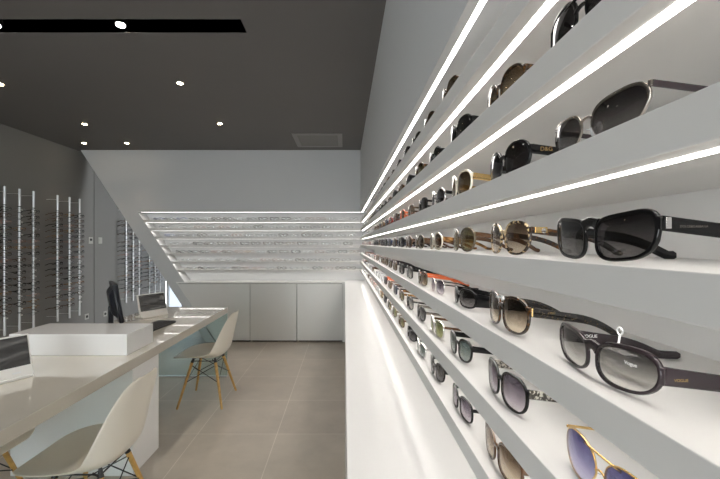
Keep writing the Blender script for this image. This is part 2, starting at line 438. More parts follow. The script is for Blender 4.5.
# all-in-one terminals facing the customer side
def terminal(name, br, lab):
    # local: width along x (0..-W, right end at origin), front faces -y
    e = empty(name, (*br, .7505)); tag(e, lab, 'display terminal', 'white display terminals on the desk')
    e.rotation_euler.z = math.atan2(.865, .50)
    W, H, ln = .27, .215, .062
    def P(x, h, dpt): return Vector((x, ln * h / H + dpt * .96, h - dpt * .27))
    def slab(bm, x0, x1, h0, h1, d0, d1, mi=0):
        vs = [bm.verts.new(P(x, h, dd)) for x in (x0, x1) for dd in (d0, d1) for h in (h0, h1)]
        for f in ((0, 1, 3, 2), (4, 6, 7, 5), (0, 4, 5, 1), (2, 3, 7, 6), (0, 2, 6, 4), (1, 5, 7, 3)): bm.faces.new([vs[i] for i in f]).material_index = mi
    bm = bmesh.new(); slab(bm, -W, 0, .012, H, 0, .022); link('housing', bm, M['device'], e, bevel=.004)
    bm = bmesh.new(); slab(bm, -W + .008, -.008, .062, H - .008, -.0015, 0.001); link('screen', bm, M['screen'], e)
    bm = bmesh.new(); slab(bm, -.085, -.05, .030, .037, -.001, 0.001); link('badge', bm, M['steel'], e)
    bm = bmesh.new(); box(bm, -W + .01, -.002, -.004, .12, 0, .013); link('base', bm, M['device'], e, bevel=.003)
    bm = bmesh.new(); box(bm, -W / 2 - .03, -W / 2 + .03, .055, .09, .012, .11); link('stand', bm, M['device'], e, bevel=.003)
    return e
terminal('display_terminal', (-1.618, 1.927), 'white framed terminal with dark screen on the desk before the raised box')
terminal('display_terminal', (-1.720, 3.61), 'white framed terminal with dark screen at the far desk end')

# black monitor seen from its back
e = empty('computer_monitor', (-1.80, 2.92, .7505)); tag(e, 'black computer monitor seen nearly edge-on behind the raised box', 'monitor')
e.rotation_euler.z = math.atan2(-.596, -.805) + PI / 2      # local -y (back) -> (-.72,-.69)
bm = bmesh.new()
def rot_tilt(bm, ang, piv):
    bmesh.ops.rotate(bm, verts=bm.verts, cent=piv, matrix=Matrix.Rotation(ang, 3, 'X'))
TILT = .15
box(bm, -.18, .18, -.012, .018, .085, .385); rot_tilt(bm, TILT, (0, 0, .2)); link('bezel', bm, M['mon'], e, bevel=.006)
bm = bmesh.new(); 
vs = box(bm, -.165, .165, -.045, -.012, .12, .35)
for v_ in vs:
    if v_.co.y < -.04: v_.co.x *= .7; v_.co.z = .235 + (v_.co.z - .235) * .7
rot_tilt(bm, TILT, (0, 0, .2)); link('back_cover', bm, M['mon'], e, bevel=.012)
bm = bmesh.new(); box(bm, -.19, .19, .018, .0195, .095, .375); rot_tilt(bm, TILT, (0, 0, .2)); link('screen', bm, M['screen'], e)
bm = bmesh.new(); box(bm, -.03, .03, -.055, -.02, .01, .2); link('stand', bm, M['mon'], e, bevel=.006)
bm = bmesh.new(); lathe(bm, [(.105, 0), (.105, .008), (.09, .014), (.03, .018)], k=32); link('base', bm, M['mon'], e, True, sharp=40)

# keyboard
e = empty('keyboard', (-1.575, 3.02, .7505), math.radians(86)); tag(e, 'flat black computer keyboard lying on the desk behind the raised box', 'keyboard')
bm = bmesh.new(); box(bm, -.225, .225, -.085, .085, 0, .014); link('keyboard_body', bm, M['key'], e, bevel=.004)
bm = bmesh.new()
for r in range(6):
    for c_ in range(20):
        x = -.215 + c_ * .0215; y = -.073 + r * .0245
        box(bm, x, x + .0175, y, y + .020, .0135, .019)
link('keys', bm, pbr('keycap', (.035, .035, .035), .5), e)

# ------------------------------------------------------------------ shell chairs
def make_chair(lab):
    """local frame: faces +x"""
    e = empty('shell_chair'); tag(e, lab, 'chair', 'white shell chairs with wooden legs')
    #        x      z     half   lift(edge offset along normal)
    st = [(.270, .413, .080, .000), (.264, .420, .125, .000), (.245, .430, .168, .002), (.205, .436, .203, .008), (.145, .434, .228, .022), (.07, .424, .233, .036),
          (-.01, .415, .235, .052), (-.08, .412, .234, .068), (-.135, .422, .231, .083), (-.172, .448, .226, .092), (-.193, .488, .221, .090),
          (-.206, .545, .215, .078), (-.218, .610, .208, .062), (-.231, .675, .198, .046), (-.244, .735, .180, .032), (-.254, .778, .150, .022), (-.262, .803, .108, .015), (-.265, .812, .060, .010)]
    bm = bmesh.new(); K = 14; rows = []
    for i, (x, z, hw, lf) in enumerate(st):
        a = st[max(0, i - 1)]; b = st[min(len(st) - 1, i + 1)]
        t = Vector((b[0] - a[0], 0, b[1] - a[1])).normalized()
        nrm = Vector((-t.z, 0, t.x)) * -1
        if nrm.dot(Vector((1, 0, 1))) < 0: nrm = -nrm
        row = []
        for j in range(K + 1):
            s = -1 + 2 * j / K
            yy = hw * math.sin(s * PI / 2) if i in (0, len(st) - 1) else hw * s * (1.0 + .10 * (1 - abs(s)))
            row.append(bm.verts.new(Vector((x, yy, z)) + nrm * (lf * abs(s) ** 2.6)))
        rows.append(row)
    for A, B in zip(rows, rows[1:]):
        for j in range(K): bm.faces.new((A[j], A[j + 1], B[j + 1], B[j]))
    o = link('seat_shell', bm, M['shell'], e, True)
    m = o.modifiers.new('thick', 'SOLIDIFY'); m.thickness = .008; m.offset = 0
    m = o.modifiers.new('smooth', 'SUBSURF'); m.levels = 1; m.render_levels = 2
    tops = {}
    for sx in (1, -1):
        for sy in (1, -1):
            bm = bmesh.new()
            p0 = Vector((sx * .105, sy * .105, .375)); p1 = Vector((sx * .195, sy * .208, 0))
            tube(bm, p0, p1, .0135, .0095, 14)
            l = link('leg', bm, M['wood'], e, True, sharp=50)
            bm = bmesh.new(); tube(bm, p1 + (p0 - p1) * .004, p1 + (p0 - p1) * -.001, .0088, .0088, 12); link('foot_cap', bm, M['wire'], l)
            bm = bmesh.new(); tube(bm, p0 + (p0 - p1) * .10, p0 + (p0 - p1) * -.005, .0075, .0145, 10); link('leg_socket', bm, M['wire'], l)
            tops[sx, sy] = (p0, p1)
    bm = bmesh.new(); r = .0032
    def at(k, f): p0, p1 = tops[k]; return p0 + (p1 - p0) * f
    ring = [(1, 1), (-1, 1), (-1, -1), (1, -1)]
    for a, b in zip(ring, ring[1:] + ring[:1]):
        tube(bm, at(a, .06), at(b, .44), r, k=6); tube(bm, at(b, .06), at(a, .44), r, k=6)
        tube(bm, at(a, .0) + Vector((0, 0, .012)), at(b, .0) + Vector((0, 0, .012)), .004, k=6)
    for k in ring: tube(bm, at(k, .0), (k[0] * .085, k[1] * .13, .408), .005, k=6)
    link('wire_brace', bm, M['wire'], e)
    return e
ch = make_chair('white shell chair at the far end of the desk')
ch.location = (-1.26, 3.42, 0); ch.rotation_euler.z = PI
c2 = copy_tree(ch); c2['label'] = 'large white shell chair drawn up in front of the white block'; c2.location = (-1.215, 1.79, 0); c2.rotation_euler.z = PI
c3 = copy_tree(ch); c3['label'] = 'white shell chair mostly hidden under the desk, one wooden leg showing'; c3.location = (-1.935, 1.86, 0); c3.rotation_euler.z = 0

# ------------------------------------------------------------------ wall switches
for i, (y, z, l) in enumerate(((5.71, 1.487, 'square pale wall switch just before the wall joint'), (5.93, 1.487, 'square pale wall switch just past the wall joint'))):
    s = empty('wall_switch', (XL, y, z)); tag(s, l, 'switch', 'wall switches on the dark wall')
    link('plate', BX(0, .008, -.045, .045, -.05, .05), M['plate'], s, bevel=.002)
    link('rocker', BX(.008, .012, -.022, .022, -.005, .03), M['joint'] if i == 0 else M['plate'], s)
for i, (y, z, l) in enumerate(((5.62, .33, 'round socket low on the dark wall before the wall joint'), (6.05, .29, 'round socket low on the dark wall past the wall joint'))):
    s = empty('wall_socket', (XL, y, z)); tag(s, l, 'socket', 'sockets on the dark wall')
    link('plate', BX(0, .008, -.042, .042, -.042, .042), M['plate'], s, bevel=.003)
    bm = bmesh.new(); lathe(bm, [(.022, .008), (.022, .012), (.016, .0125)], axis='x', k=20); link('socket_face', bm, M['joint'], s)

# ------------------------------------------------------------------ eyewear generator
PL = {
 'black': pbr('acetate_black', (.006, .006, .0065), .13, coat=.1, spec=.3),
 'greyblack': pbr('acetate_smoke', (.03, .028, .028), .12, coat=.2),
 'plum': pbr('acetate_plum', (.03, .021, .025), .14, coat=.2),
 'brown': pbr('acetate_brown', (.09, .045, .022), .15, coat=.5),
 'olive': pbr('acetate_olive', (.10, .075, .045), .15, coat=.5),
 'navy': pbr('acetate_navy', (.02, .03, .08), .15, coat=.5),
 'red': pbr('acetate_red', (.28, .03, .02), .15, coat=.5),
 'orange': pbr('acetate_orange', (.70, .15, .05), .3, coat=.2),
 'white': pbr('acetate_cream', (.72, .66, .55), .18, coat=.5),
 'tort': spotted('tortoiseshell', (.014, .008, .005), (.13, .055, .016), 110, .45, .68),
 'leopard': spotted('leopard_acetate', (.03, .014, .006), (.62, .47, .27), 150, .47, .55),
 'amber': spotted('amber_acetate', (.12, .05, .012), (.42, .22, .07), 90, .4, .6),
 'snake': spotted('snake_pattern', (.04, .036, .03), (.36, .34, .29), 200, .46, .54),
 'dots': spotted('dotted_black', (.010, .009, .009), (.20, .15, .09), 420, .60, .66),
 'clear': clearplastic('clear_acetate', (.80, .80, .82), .45),
 'rose': clearplastic('rose_acetate', (.70, .42, .36), .55),
 'smoke': clearplastic('smoke_acetate', (.30, .30, .33), .7),
 'blueclear': clearplastic('blue_acetate', (.35, .38, .72), .6),
 'silver': pbr('silver_metal', (.72, .71, .70), .18, metal=1),
 'gun': pbr('gun_metal', (.36, .33, .30), .22, metal=1),
 'gold': pbr('gold_metal', (.83, .58, .25), .2, metal=1),
}
LN = {
 'darkgrad': lensmat('lens_charcoal_gradient', (.02, .018, .02), (.22, .21, .21)),
 'dark': lensmat('lens_near_black', (.012, .011, .012), (.06, .055, .06)),
 'grey': lensmat('lens_dark_grey', (.055, .052, .055), (.22, .21, .22)),
 'greygrad': lensmat('lens_grey_gradient', (.17, .165, .16), (.80, .79, .76), .1, .9),
 'brown': lensmat('lens_brown_gradient', (.14, .095, .065), (.78, .68, .54), .15, .85),
 'brownd': lensmat('lens_dark_brown', (.10, .07, .045), (.30, .23, .15)),
 'olive': lensmat('lens_olive', (.12, .105, .05), (.42, .37, .20)),
 'green': lensmat('lens_green', (.13, .15, .06), (.42, .44, .22)),
 'teal': lensmat('lens_slate_green', (.10, .14, .14), (.38, .43, .42)),
 'purple': lensmat('lens_purple_gradient', (.12, .10, .14), (.72, .66, .72), .1, .9),
 'blue': lensmat('lens_blue_gradient', (.12, .12, .30), (.62, .60, .80), .1, .95),
 'clear': lensmat('lens_clear', (.93, .94, .94), (.96, .97, .97)),
}
def outline(st, side, N):
    a, b, n = st['a'], st['b'], st.get('n', 2.4); tilt = st.get('tilt', 0); ta = st.get('avi', 0)
    out = []
    for i in range(N):
        th = 2 * PI * i / N + .01
        c, s = math.cos(th), math.sin(th); n = st.get('n', 2.4) if s > 0 else st.get('nb', st.get('n', 2.4))
        x = a * math.copysign(abs(c) ** (2 / n), c); z = b * math.copysign(abs(s) ** (2 / n), s)
        if z > 0: z *= st.get('top', 1)
        if x < 0 and z < 0: x *= 1 - ta * (-z / b) ** 1.3
        if x > 0 and z < 0: x *= 1 - st.get('drop', .06) * (-z / b)
        z += tilt * x
        out.append((x * side, z))
    if side < 0: out.reverse()
    return out

def eyewear_meshes(st, N=36, KT=10):
    """bmeshes by part; x = width, y = depth (temples run to +y), z up, resting on z = 0"""
    R = {}
    a, b, t, g = st['a'], st['b'], st.get('rim', .004), st.get('gap', .016)
    wrap = st.get('wrap', 1.6); dep = st.get('dep', .0042)
    cx = g / 2 + t + a; cz = b + t + .0008 + abs(st.get('tilt', 0)) * a * .3
    HW = cx + a + t
    yv = lambda x: wrap * x * x
    fr = bmesh.new(); tw_ = st.get('tw', .0032)
    for side in (1, -1):
        P = outline(st, side, N); n = len(P); rings = []
        for i in range(n):
            x0, z0 = P[i - 1]; x1, z1 = P[(i + 1) % n]
            nx, nz = (z1 - z0), -(x1 - x0); l = math.hypot(nx, nz) or 1; nx /= l; nz /= l
            if nx * P[i][0] + nz * P[i][1] < 0: nx, nz = -nx, -nz
            tt = t * (1 + st.get('brow', .35) * max(0, nz))
            if st.get('half') and nz < -.15: tt = t * .35
            ring = []
            for k in range(8):
                an = 2 * PI * k / 8
                rr = tt / 2 + (tt / 2) * math.copysign(abs(math.cos(an)) ** .7, math.cos(an)); dd = dep / 2 * math.copysign(abs(math.sin(an)) ** .7, math.sin(an))
                X = side * cx + P[i][0] + nx * rr; Z = cz + P[i][1] + nz * rr
                ring.append(fr.verts.new((X, yv(X) + dd, Z)))
            rings.append(ring)
        for i in range(n):
            A, B = rings[i], rings[(i + 1) % n]
            for k in range(8): fr.faces.new((A[k], A[(k + 1) % 8], B[(k + 1) % 8], B[k]))
        # lens
        lb = bmesh.new(); lv = []
        for f_ in (0, 1):
            lay = []
            for rr in (1.01, .75, .45):
                lay.append([lb.verts.new((side * cx + x * rr, yv(side * cx + x * rr) - .0012 - .0022 * (1 - rr * rr) + f_ * .0016, cz + z * rr)) for x, z in P])
            ce = lb.verts.new((side * cx, yv(cx) - .0034 + f_ * .0016, cz))
            for A, B in zip(lay, lay[1:]):
                for k in range(n): lb.faces.new((A[k], A[(k + 1) % n], B[(k + 1) % n], B[k]))
            for k in range(n): lb.faces.new((lay[-1][k], lay[-1][(k + 1) % n], ce))
            lv.append(lay[0])
        for k in range(n): lb.faces.new((lv[0][k], lv[1][k], lv[1][(k + 1) % n], lv[0][(k + 1) % n]))
        R.setdefault('lens', []).append(lb)
        # end piece
        zh = cz + b * st.get('hinge', .45); h0 = st.get('h0', .010)
        xe = side * (cx + a + t * .35); xo = side * HW
        sweep(fr, [Vector((xe, yv(xe), zh)), Vector((side * (HW - .0015), yv(HW) - .0005, zh)), Vector((side * (HW - tw_ / 2), yv(HW) + .002, zh))],
              [rrect(dep, h0), rrect(dep * 1.1, h0), rrect(tw_, h0 * .98)])
    # bridge
    zb = cz + b * st.get('bridge', .35); hb = st.get('hb', .007); xg = g / 2 + t * .9
    def br(z_, h_, arch, xg=xg):
        pts = [Vector((xg * s_, yv(xg * s_) - .0005, z_ + arch * (1 - s_ * s_))) for s_ in (-1, -.6, -.2, .2, .6, 1)]
        sweep(fr, pts, [rrect(dep * .9, h_ * (1.25 if i in (0, 5) else 1)) for i in range(6)])
    br(zb, hb, .003)
    if st.get('double'): br(cz + b * .90 - .0005, max(.0022, t * .7), .0005, xg=cx - a * .35)
    R['frame'] = fr
    if st.get('pads', False):
        for side in (1, -1):
            pb = bmesh.new(); bmesh.ops.create_uvsphere(pb, u_segments=10, v_segments=6, radius=1)
            for v_ in pb.verts: v_.co = Vector((side * (g / 2 - .002) + v_.co.x * .0022, .010 + v_.co.y * .0035, cz - b * .15 + v_.co.z * .0065))
            tube(pb, (side * (g / 2 + .002), .001, cz - b * .05), (side * (g / 2 - .001), .009, cz - b * .12), .0006, k=6)
            R.setdefault('nose_pad', []).append(pb)
    h0, h1 = st.get('h0', .010), st.get('h1', .008); tw = st.get('tw', .0032); zh = cz + b * st.get('hinge', .45); y0 = yv(HW) + .0012
    tl = st.get('tl', 1)
    for side in (1, -1):
        tb = bmesh.new()
        ys = [0, .012, .03, .05, .068, .078, .088, .097, .105, .113, .120, .127, .133, .136]
        pts, secs = [], []
        for i, y in enumerate(ys):
            f = i / (len(ys) - 1)
            dz = -.13 * y - 4.6 * max(0, y - .068) ** 2
            z = max(zh + dz * tl, .0042)
            h = h0 + (h1 - h0) * min(1, f * 1.2)
            if st.get('thin'): h = h0 if y < .09 else .0055
            pts.append(Vector((side * (HW + .0004 - tw / 2 - (0 if y < .08 else (y - .08) * .16)), y0 + y, z)))
            secs.append(rrect(tw * (1 if y < .09 else 1.15), h if i < len(ys) - 1 else h * .6))
        sweep(tb, pts, secs)
        R.setdefault('temple', []).append(tb)
    R['info'] = dict(HW=HW, cz=cz, zh=zh, y0=y0, cx=cx)
    return R

def base(**k):
    d = dict(a=.028, b=.0215, rim=.0035, gap=.016, n=2.6); d.update(k); return d
def W_of(st):
    g = st.get('gap', .016); return 2 * (g / 2 + 2 * st['rim'] + 2 * st['a'])

def eyewear(name, st, rim, lens, temple, label, cat='sunglasses', group=None):
    R = eyewear_meshes(st); e = empty(name); tag(e, label, cat, group)
    link('frame', R['frame'], PL[rim], e, True, sharp=50)
    for b_ in R['lens']: link('lens', b_, LN[lens], e, True, sharp=50)
    for b_ in R['temple']: link('temple', b_, PL[temple], e, True, sharp=50)
    for b_ in R.get('nose_pad', []): link('nose_pad', b_, PL['clear'], e, True)
    return e, R['info']

def small_eyewear(name, st, rim, lens, temple):
    """one mesh, three materials; for pairs only a few pixels wide"""
    R = eyewear_meshes(st, N=12)
    bm = bmesh.new()
    def add(src, mi):
        me = bpy.data.meshes.new('t'); src.to_mesh(me); src.free()
        n0 = len(bm.faces); bm.from_mesh(me); bm.faces.ensure_lookup_table()
        for f_ in bm.faces[n0:]: f_.material_index = mi
        bpy.data.meshes.remove(me)
    add(R['frame'], 0)
    for b_ in R['lens']: add(b_, 1)
    for b_ in R['temple']: add(b_, 2)
    return link(name, bm, [PL[rim], LN[lens], PL[temple]], None, True, sharp=60)

# ---- shapes
SH = {
 'rect': base(a=.0302, b=.0188, n=4.6, nb=2.9, rim=.0038, gap=.014, hb=.010, h0=.013, h1=.011, tilt=.10, bridge=.74, hinge=.62, drop=.14),
 'vogue': base(a=.0308, b=.0180, n=3.0, rim=.0034, gap=.011, nb=2.5, drop=.1, bridge=.5, hb=.010, h0=.016, h1=.009, tilt=.08, wrap=1.9, hinge=.25, tw=.004),
 'round': base(a=.0288, b=.0225, n=2.3, rim=.0034, gap=.012, h0=.010, h1=.008, drop=.10, hinge=.5, wrap=1.9),
 'biground': base(a=.0295, b=.0225, n=2.2, rim=.0036, gap=.011, h0=.014, h1=.010, drop=.06, hinge=.3, wrap=1.8),
 'oversize': base(a=.0300, b=.0245, n=2.7, rim=.0036, gap=.010, h0=.014, h1=.009, drop=.12, hinge=.45, wrap=2.0),
 'aviator': base(a=.0300, b=.0235, n=2.5, rim=.0016, gap=.011, h0=.003, h1=.003, avi=.42, drop=.14, thin=1, tw=.0016, dep=.002, double=1, hb=.0022, bridge=.1, pads=True, hinge=.75),
 'pilot': base(a=.0295, b=.0235, n=3.0, rim=.0034, gap=.014, h0=.010, h1=.007, avi=.22, drop=.12, double=1, hb=.004, bridge=.2, hinge=.6),
 'halfrim': base(a=.0300, b=.0178, n=3.0, rim=.0030, gap=.014, h0=.006, h1=.004, avi=.22, drop=.16, half=1, thin=1, tw=.0022, dep=.0028, hb=.003, bridge=.35, pads=True, hinge=.85, tilt=.07),
 'square': base(a=.0270, b=.0205, n=3.2, rim=.0030, gap=.016, h0=.007, h1=.007, hinge=.5),
 'oval': base(a=.0265, b=.0205, n=2.2, rim=.0034, gap=.017, h0=.009, h1=.007),
 'way': base(a=.0265, b=.0205, n=2.8, rim=.0042, gap=.016, h0=.013, h1=.009, tilt=.09, drop=.16, hinge=.6),
 'wrap': base(a=.0300, b=.0165, n=2.8, rim=.0036, gap=.012, h0=.028, h1=.010, wrap=2.8, hinge=.05, tw=.004),
 'metal': base(a=.0255, b=.0180, n=3.2, rim=.0014, gap=.017, h0=.003, h1=.003, thin=1, tw=.0018, dep=.0022, hb=.002, pads=True, hinge=.5),
 'optic': base(a=.0255, b=.0165, n=2.8, rim=.0026, gap=.017, h0=.007, h1=.006, thin=1, hinge=.5),
}
DES = {'rect': 'rectangular', 'vogue': 'narrow', 'round': 'round', 'biground': 'large round', 'oversize': 'oversized', 'aviator': 'aviator', 'pilot': 'pilot-shaped', 'halfrim': 'half-rim',
       'square': 'square', 'oval': 'oval', 'way': 'thick-rimmed', 'wrap': 'wraparound', 'metal': 'thin-rimmed', 'optic': 'slim'}
CN = {'black': 'black', 'greyblack': 'smoky black', 'plum': 'dark plum', 'brown': 'brown', 'olive': 'olive-brown', 'navy': 'navy', 'red': 'dark red', 'orange': 'orange', 'white': 'cream',
      'tort': 'tortoiseshell', 'leopard': 'leopard-patterned', 'amber': 'amber', 'snake': 'snake', 'clear': 'clear', 'rose': 'rose', 'smoke': 'smoky', 'blueclear': 'bluish', 'silver': 'silver', 'gun': 'gunmetal', 'gold': 'gold'}
SHN = ['top', 'second highest', 'third highest', 'middle', 'third lowest', 'second lowest', 'lowest']
# row: list of (near-end y, shape, rim, lens, temple)
ROWS = {
 0: [(.862, 'oversize', 'brown', 'brownd', 'brown'), (1.085, 'round', 'brown', 'brownd', 'brown'), (1.29, 'way', 'black', 'dark', 'black'), (1.50, 'oversize', 'black', 'dark', 'black'), (1.72, 'round', 'plum', 'grey', 'plum')],
 1: [(.330, 'pilot', 'black', 'dark', 'black'), (.546, 'round', 'tort', 'brownd', 'tort'), (.778, 'oversize', 'black', 'dark', 'black'), (1.010, 'oval', 'black', 'dark', 'black'), (1.235, 'round', 'tort', 'olive', 'tort'), (1.45, 'way', 'black', 'dark', 'black'), (1.66, 'square', 'brown', 'brownd', 'brown'), (1.88, 'round', 'black', 'dark', 'black')],
 2: [(.321, 'halfrim', 'gun', 'darkgrad', 'plum'), (.529, 'biground', 'black', 'dark', 'black'), (.775, 'oversize', 'white', 'brownd', 'gold'), (.975, 'oval', 'silver', 'grey', 'black'), (1.18, 'square', 'black', 'dark', 'black'), (1.40, 'square', 'olive', 'brownd', 'olive'), (1.62, 'oval', 'orange', 'brownd', 'orange'), (1.84, 'way', 'tort', 'brownd', 'tort'), (2.05, 'oval', 'red', 'brownd', 'red')],
 3: [(.312, 'rect', 'black', 'darkgrad', 'black'), (.530, 'round', 'leopard', 'brown', 'tort'), (.757, 'round', 'olive', 'olive', 'brown'), (1.000, 'oval', 'white', 'brown', 'amber'), (1.233, 'oval', 'olive', 'brownd', 'brown'), (1.445, 'oval', 'brown', 'brownd', 'brown'), (1.66, 'square', 'black', 'grey', 'black'), (1.88, 'square', 'brown', 'grey', 'black'), (2.10, 'oval', 'navy', 'grey', 'navy')],
 4: [(.311, 'vogue', 'plum', 'greygrad', 'plum'), (.535, 'oversize', 'tort', 'brown', 'dots'), (.760, 'wrap', 'black', 'grey', 'black'), (.984, 'metal', 'silver', 'purple', 'black'), (1.185, 'square', 'olive', 'brownd', 'orange'), (1.43, 'square', 'greyblack', 'greygrad', 'black'), (1.64, 'square', 'black', 'grey', 'black'), (1.86, 'square', 'brown', 'brownd', 'black'), (2.06, 'way', 'plum', 'brownd', 'plum')],
 5: [(.304, 'aviator', 'gold', 'blue', 'gold'), (.540, 'oversize', 'black', 'purple', 'snake'), (.775, 'way', 'black', 'teal', 'black'), (.990, 'square', 'silver', 'green', 'brown'), (1.205, 'oval', 'black', 'grey', 'gun'), (1.425, 'square', 'greyblack', 'greygrad', 'greyblack'), (1.64, 'oval', 'tort', 'olive', 'amber'), (1.85, 'square', 'navy', 'grey', 'black'), (2.08, 'oval', 'brown', 'brownd', 'brown'), (2.30, 'way', 'black', 'grey', 'orange')],
 6: [(.555, 'oversize', 'brown', 'brown', 'brown'), (.765, 'square', 'black', 'purple', 'black'), (.985, 'way', 'black', 'grey', 'black'), (1.205, 'square', 'silver', 'teal', 'silver'), (1.41, 'wrap', 'black', 'grey', 'black'), (1.65, 'square', 'brown', 'olive', 'brown'), (1.88, 'oval', 'olive', 'green', 'olive'), (2.10, 'oval', 'olive', 'olive', 'olive'), (2.33, 'way', 'black', 'grey', 'black')],
}
GX = .258
LC = {'darkgrad': 'charcoal', 'dark': 'near-black', 'grey': 'grey', 'greygrad': 'pale grey', 'brown': 'fading brown', 'brownd': 'brown', 'olive': 'olive', 'green': 'green', 'teal': 'slate', 'purple': 'purple-grey', 'blue': 'blue', 'clear': 'clear'}
infos = {}
protos = [small_eyewear('sunglasses', SH[s], r, l, t_) for s, r, l, t_ in (
    ('square', 'black', 'grey', 'black'), ('oval', 'brown', 'brownd', 'brown'), ('way', 'tort', 'brownd', 'tort'), ('oval', 'amber', 'olive', 'amber'), ('square', 'navy', 'grey', 'black'), ('oval', 'red', 'brownd', 'red'),
    ('metal', 'silver', 'clear', 'silver'), ('optic', 'clear', 'clear', 'clear'), ('optic', 'rose', 'clear', 'rose'), ('optic', 'smoke', 'clear', 'smoke'))]  # the clear-lens ones are eyeglasses under the shared name
PN = ['black', 'brown', 'tortoiseshell', 'amber', 'navy', 'dark red', 'silver', 'clear', 'rose', 'smoky']
rng = random.Random(11)
for ri in range(7):
    z = TOPS[ri]; cnt = 0; near = ROWS[ri]
    for (yn, s, r, l, t_) in near:
        cnt += 1; st = SH[s]; W = W_of(st)
        lab = f'{CN.get(r, r)} {DES[s]} sunglasses, {LC[l]} lenses, {ORD[cnt]} pair back on the {SHN[ri]} side shelf'
        e, inf = eyewear('sunglasses', st, r, l, t_, lab, group=f'sunglasses on the {SHN[ri]} side shelf')
        e.location = (GX, yn + W / 2, z + .0004); e.rotation_euler = (0, 0, -PI / 2 + rng.uniform(-.035, .035) * (0 if cnt < 3 else 1))
        infos[ri, cnt] = (e, inf, st)
    y = near[-1][0] + .215
    while y < 5.25:
        cnt += 1
        dark = y < (3.4, 3.6, 3.3, 3.2, 2.5, 2.5, 2.6)[ri]
        k = rng.choice((0, 0, 0, 1, 1, 2, 2, 3, 4, 1)) if dark else rng.choice((1, 6, 7, 7, 8, 9, 6, 7))
        pr = protos[k]
        o = pr.copy(); COL.objects.link(o)
        kind_ = 'sunglasses'  # pale clear-lens pairs are eyeglasses, filed here with the sunglasses
        tag(o, f'small {PN[k]} {kind_}, {ORD[cnt]} pair back along the {SHN[ri]} side shelf', kind_, f'{kind_} on the {SHN[ri]} side shelf')
        o.location = (GX, y + .068, z + .0004); o.rotation_euler = (0, 0, -PI / 2 + rng.uniform(-.06, .06))
        y += rng.uniform(.192, .222)
for p in protos: bpy.data.objects.remove(p)

# ---- details on the nearest pairs
def deco_box(e, name, x0, x1, y0, y1, z0, z1, mat, bev=.0006):
    return link(name, BX(x0, x1, y0, y1, z0, z1), mat, e, bevel=bev)
def side_text(e, inf, body, size, yoff, zoff, mat, side=1, thick=.0042):
    """lettering on the outer face of a temple; reads from outside"""
    x = side * (inf['HW'] + .0005)
    mw = Matrix.Translation((x, inf['y0'] + yoff, inf['zh'] + zoff)) @ Matrix.Rotation(side * PI / 2, 4, 'Z') @ Matrix.Rotation(PI / 2, 4, 'X')
    return text_mesh(body, size, .00012, mat, e, 'lettering', mw)
e, inf, st = infos[4, 1]
side_text(e, inf, 'VOGUE', .0035, .013, -.003, PL['gold'])
mw = Matrix.Translation((-inf['HW'] + .0040, inf['y0'] + .032, inf['zh'] - .002)) @ Matrix.Rotation(PI / 2, 4, 'Z') @ Matrix.Rotation(PI / 2, 4, 'X')
text_mesh('VOGUE', .0055, .00012, M['tag'], e, 'lettering', mw)
x_ = inf['cx'] + .010
mw = Matrix.Translation((x_, 1.9 * x_ * x_ - .0036, inf['cz'] + .0075)) @ Matrix.Rotation(math.atan(2 * 1.9 * x_), 4, 'Z') @ Matrix.Rotation(PI / 2, 4, 'X')
text_mesh('Vogue', .0048, .0001, M['tag'], e, 'lens_lettering', mw)
# white swing tag looped over the bridge
bm = bmesh.new()
pts = [Vector((-.002 + .0038 * math.cos(a), .030 , .048 + .0038 * math.sin(a))) for a in [PI * 2 * i / 16 for i in range(16)]]
sweep(bm, pts, [circ(.0008, 6)] * 16, up=(0, 1, 0), closed=True)
sweep(bm, [Vector((-.002, .030, .0442)), Vector((-.001, .028, .036)), Vector((.001, .020, .030))], [circ(.0011, 6)] * 3)
box(bm, -.018, .022, .018, .030, .0275, .0295)
link('price_tag', bm, M['tag'], e, True, sharp=40)['label'] = 'white plastic price tag loop'
e, inf, st = infos[4, 2]
side_text(e, inf, 'D&G', .0048, .030, -.001, PL['gold'], thick=.0036)
bm = bmesh.new(); lathe(bm, [(.001, 0), (.004, .001), (.004, .004), (.001, .005)], c=(.006, -.004, inf['cz'] + .022), k=12, axis='y')
box(bm, -.014, .008, -.003, -.001, inf['cz'] + .021, inf['cz'] + .0235)
link('price_tag', bm, clearplastic('tag_clear', (.9, .9, .9), .5), e, True, sharp=40)['label'] = 'clear plastic tag on the lens rim'
deco_box(e, 'gold_bar', inf['HW'] - .001, inf['HW'] + .0009, inf['y0'] + .001, inf['y0'] + .0035, inf['zh'] - .006, inf['zh'] + .006, PL['gold'])
e, inf, st = infos[3, 1]
deco_box(e, 'metal_emblem', inf['HW'] - .001, inf['HW'] + .0012, inf['y0'] + .002, inf['y0'] + .007, inf['zh'] - .005, inf['zh'] + .005, PL['silver'])
side_text(e, inf, 'DOLCE&GABBANA', .0028, .026, -.003, PL['gun'], thick=.0034)
e, inf, st = infos[3, 2]
deco_box(e, 'gold_plate', inf['HW'] - .001, inf['HW'] + .0010, inf['y0'] + .004, inf['y0'] + .022, inf['zh'] - .0042, inf['zh'] + .0042, PL['gold'])
bm = bmesh.new(); lathe(bm, [(.001, 0), (.0038, .0004), (.0036, .0012), (.001, .0016)], c=(inf['HW'] + .0009, inf['y0'] + .016, inf['zh'] - .001), axis='x', k=12); link('crystal', bm, PL['silver'], e, True, sharp=30)
e, inf, st = infos[2, 2]
side_text(e, inf, 'D&G', .0085, .020, -.001, PL['gold'], thick=.0034)
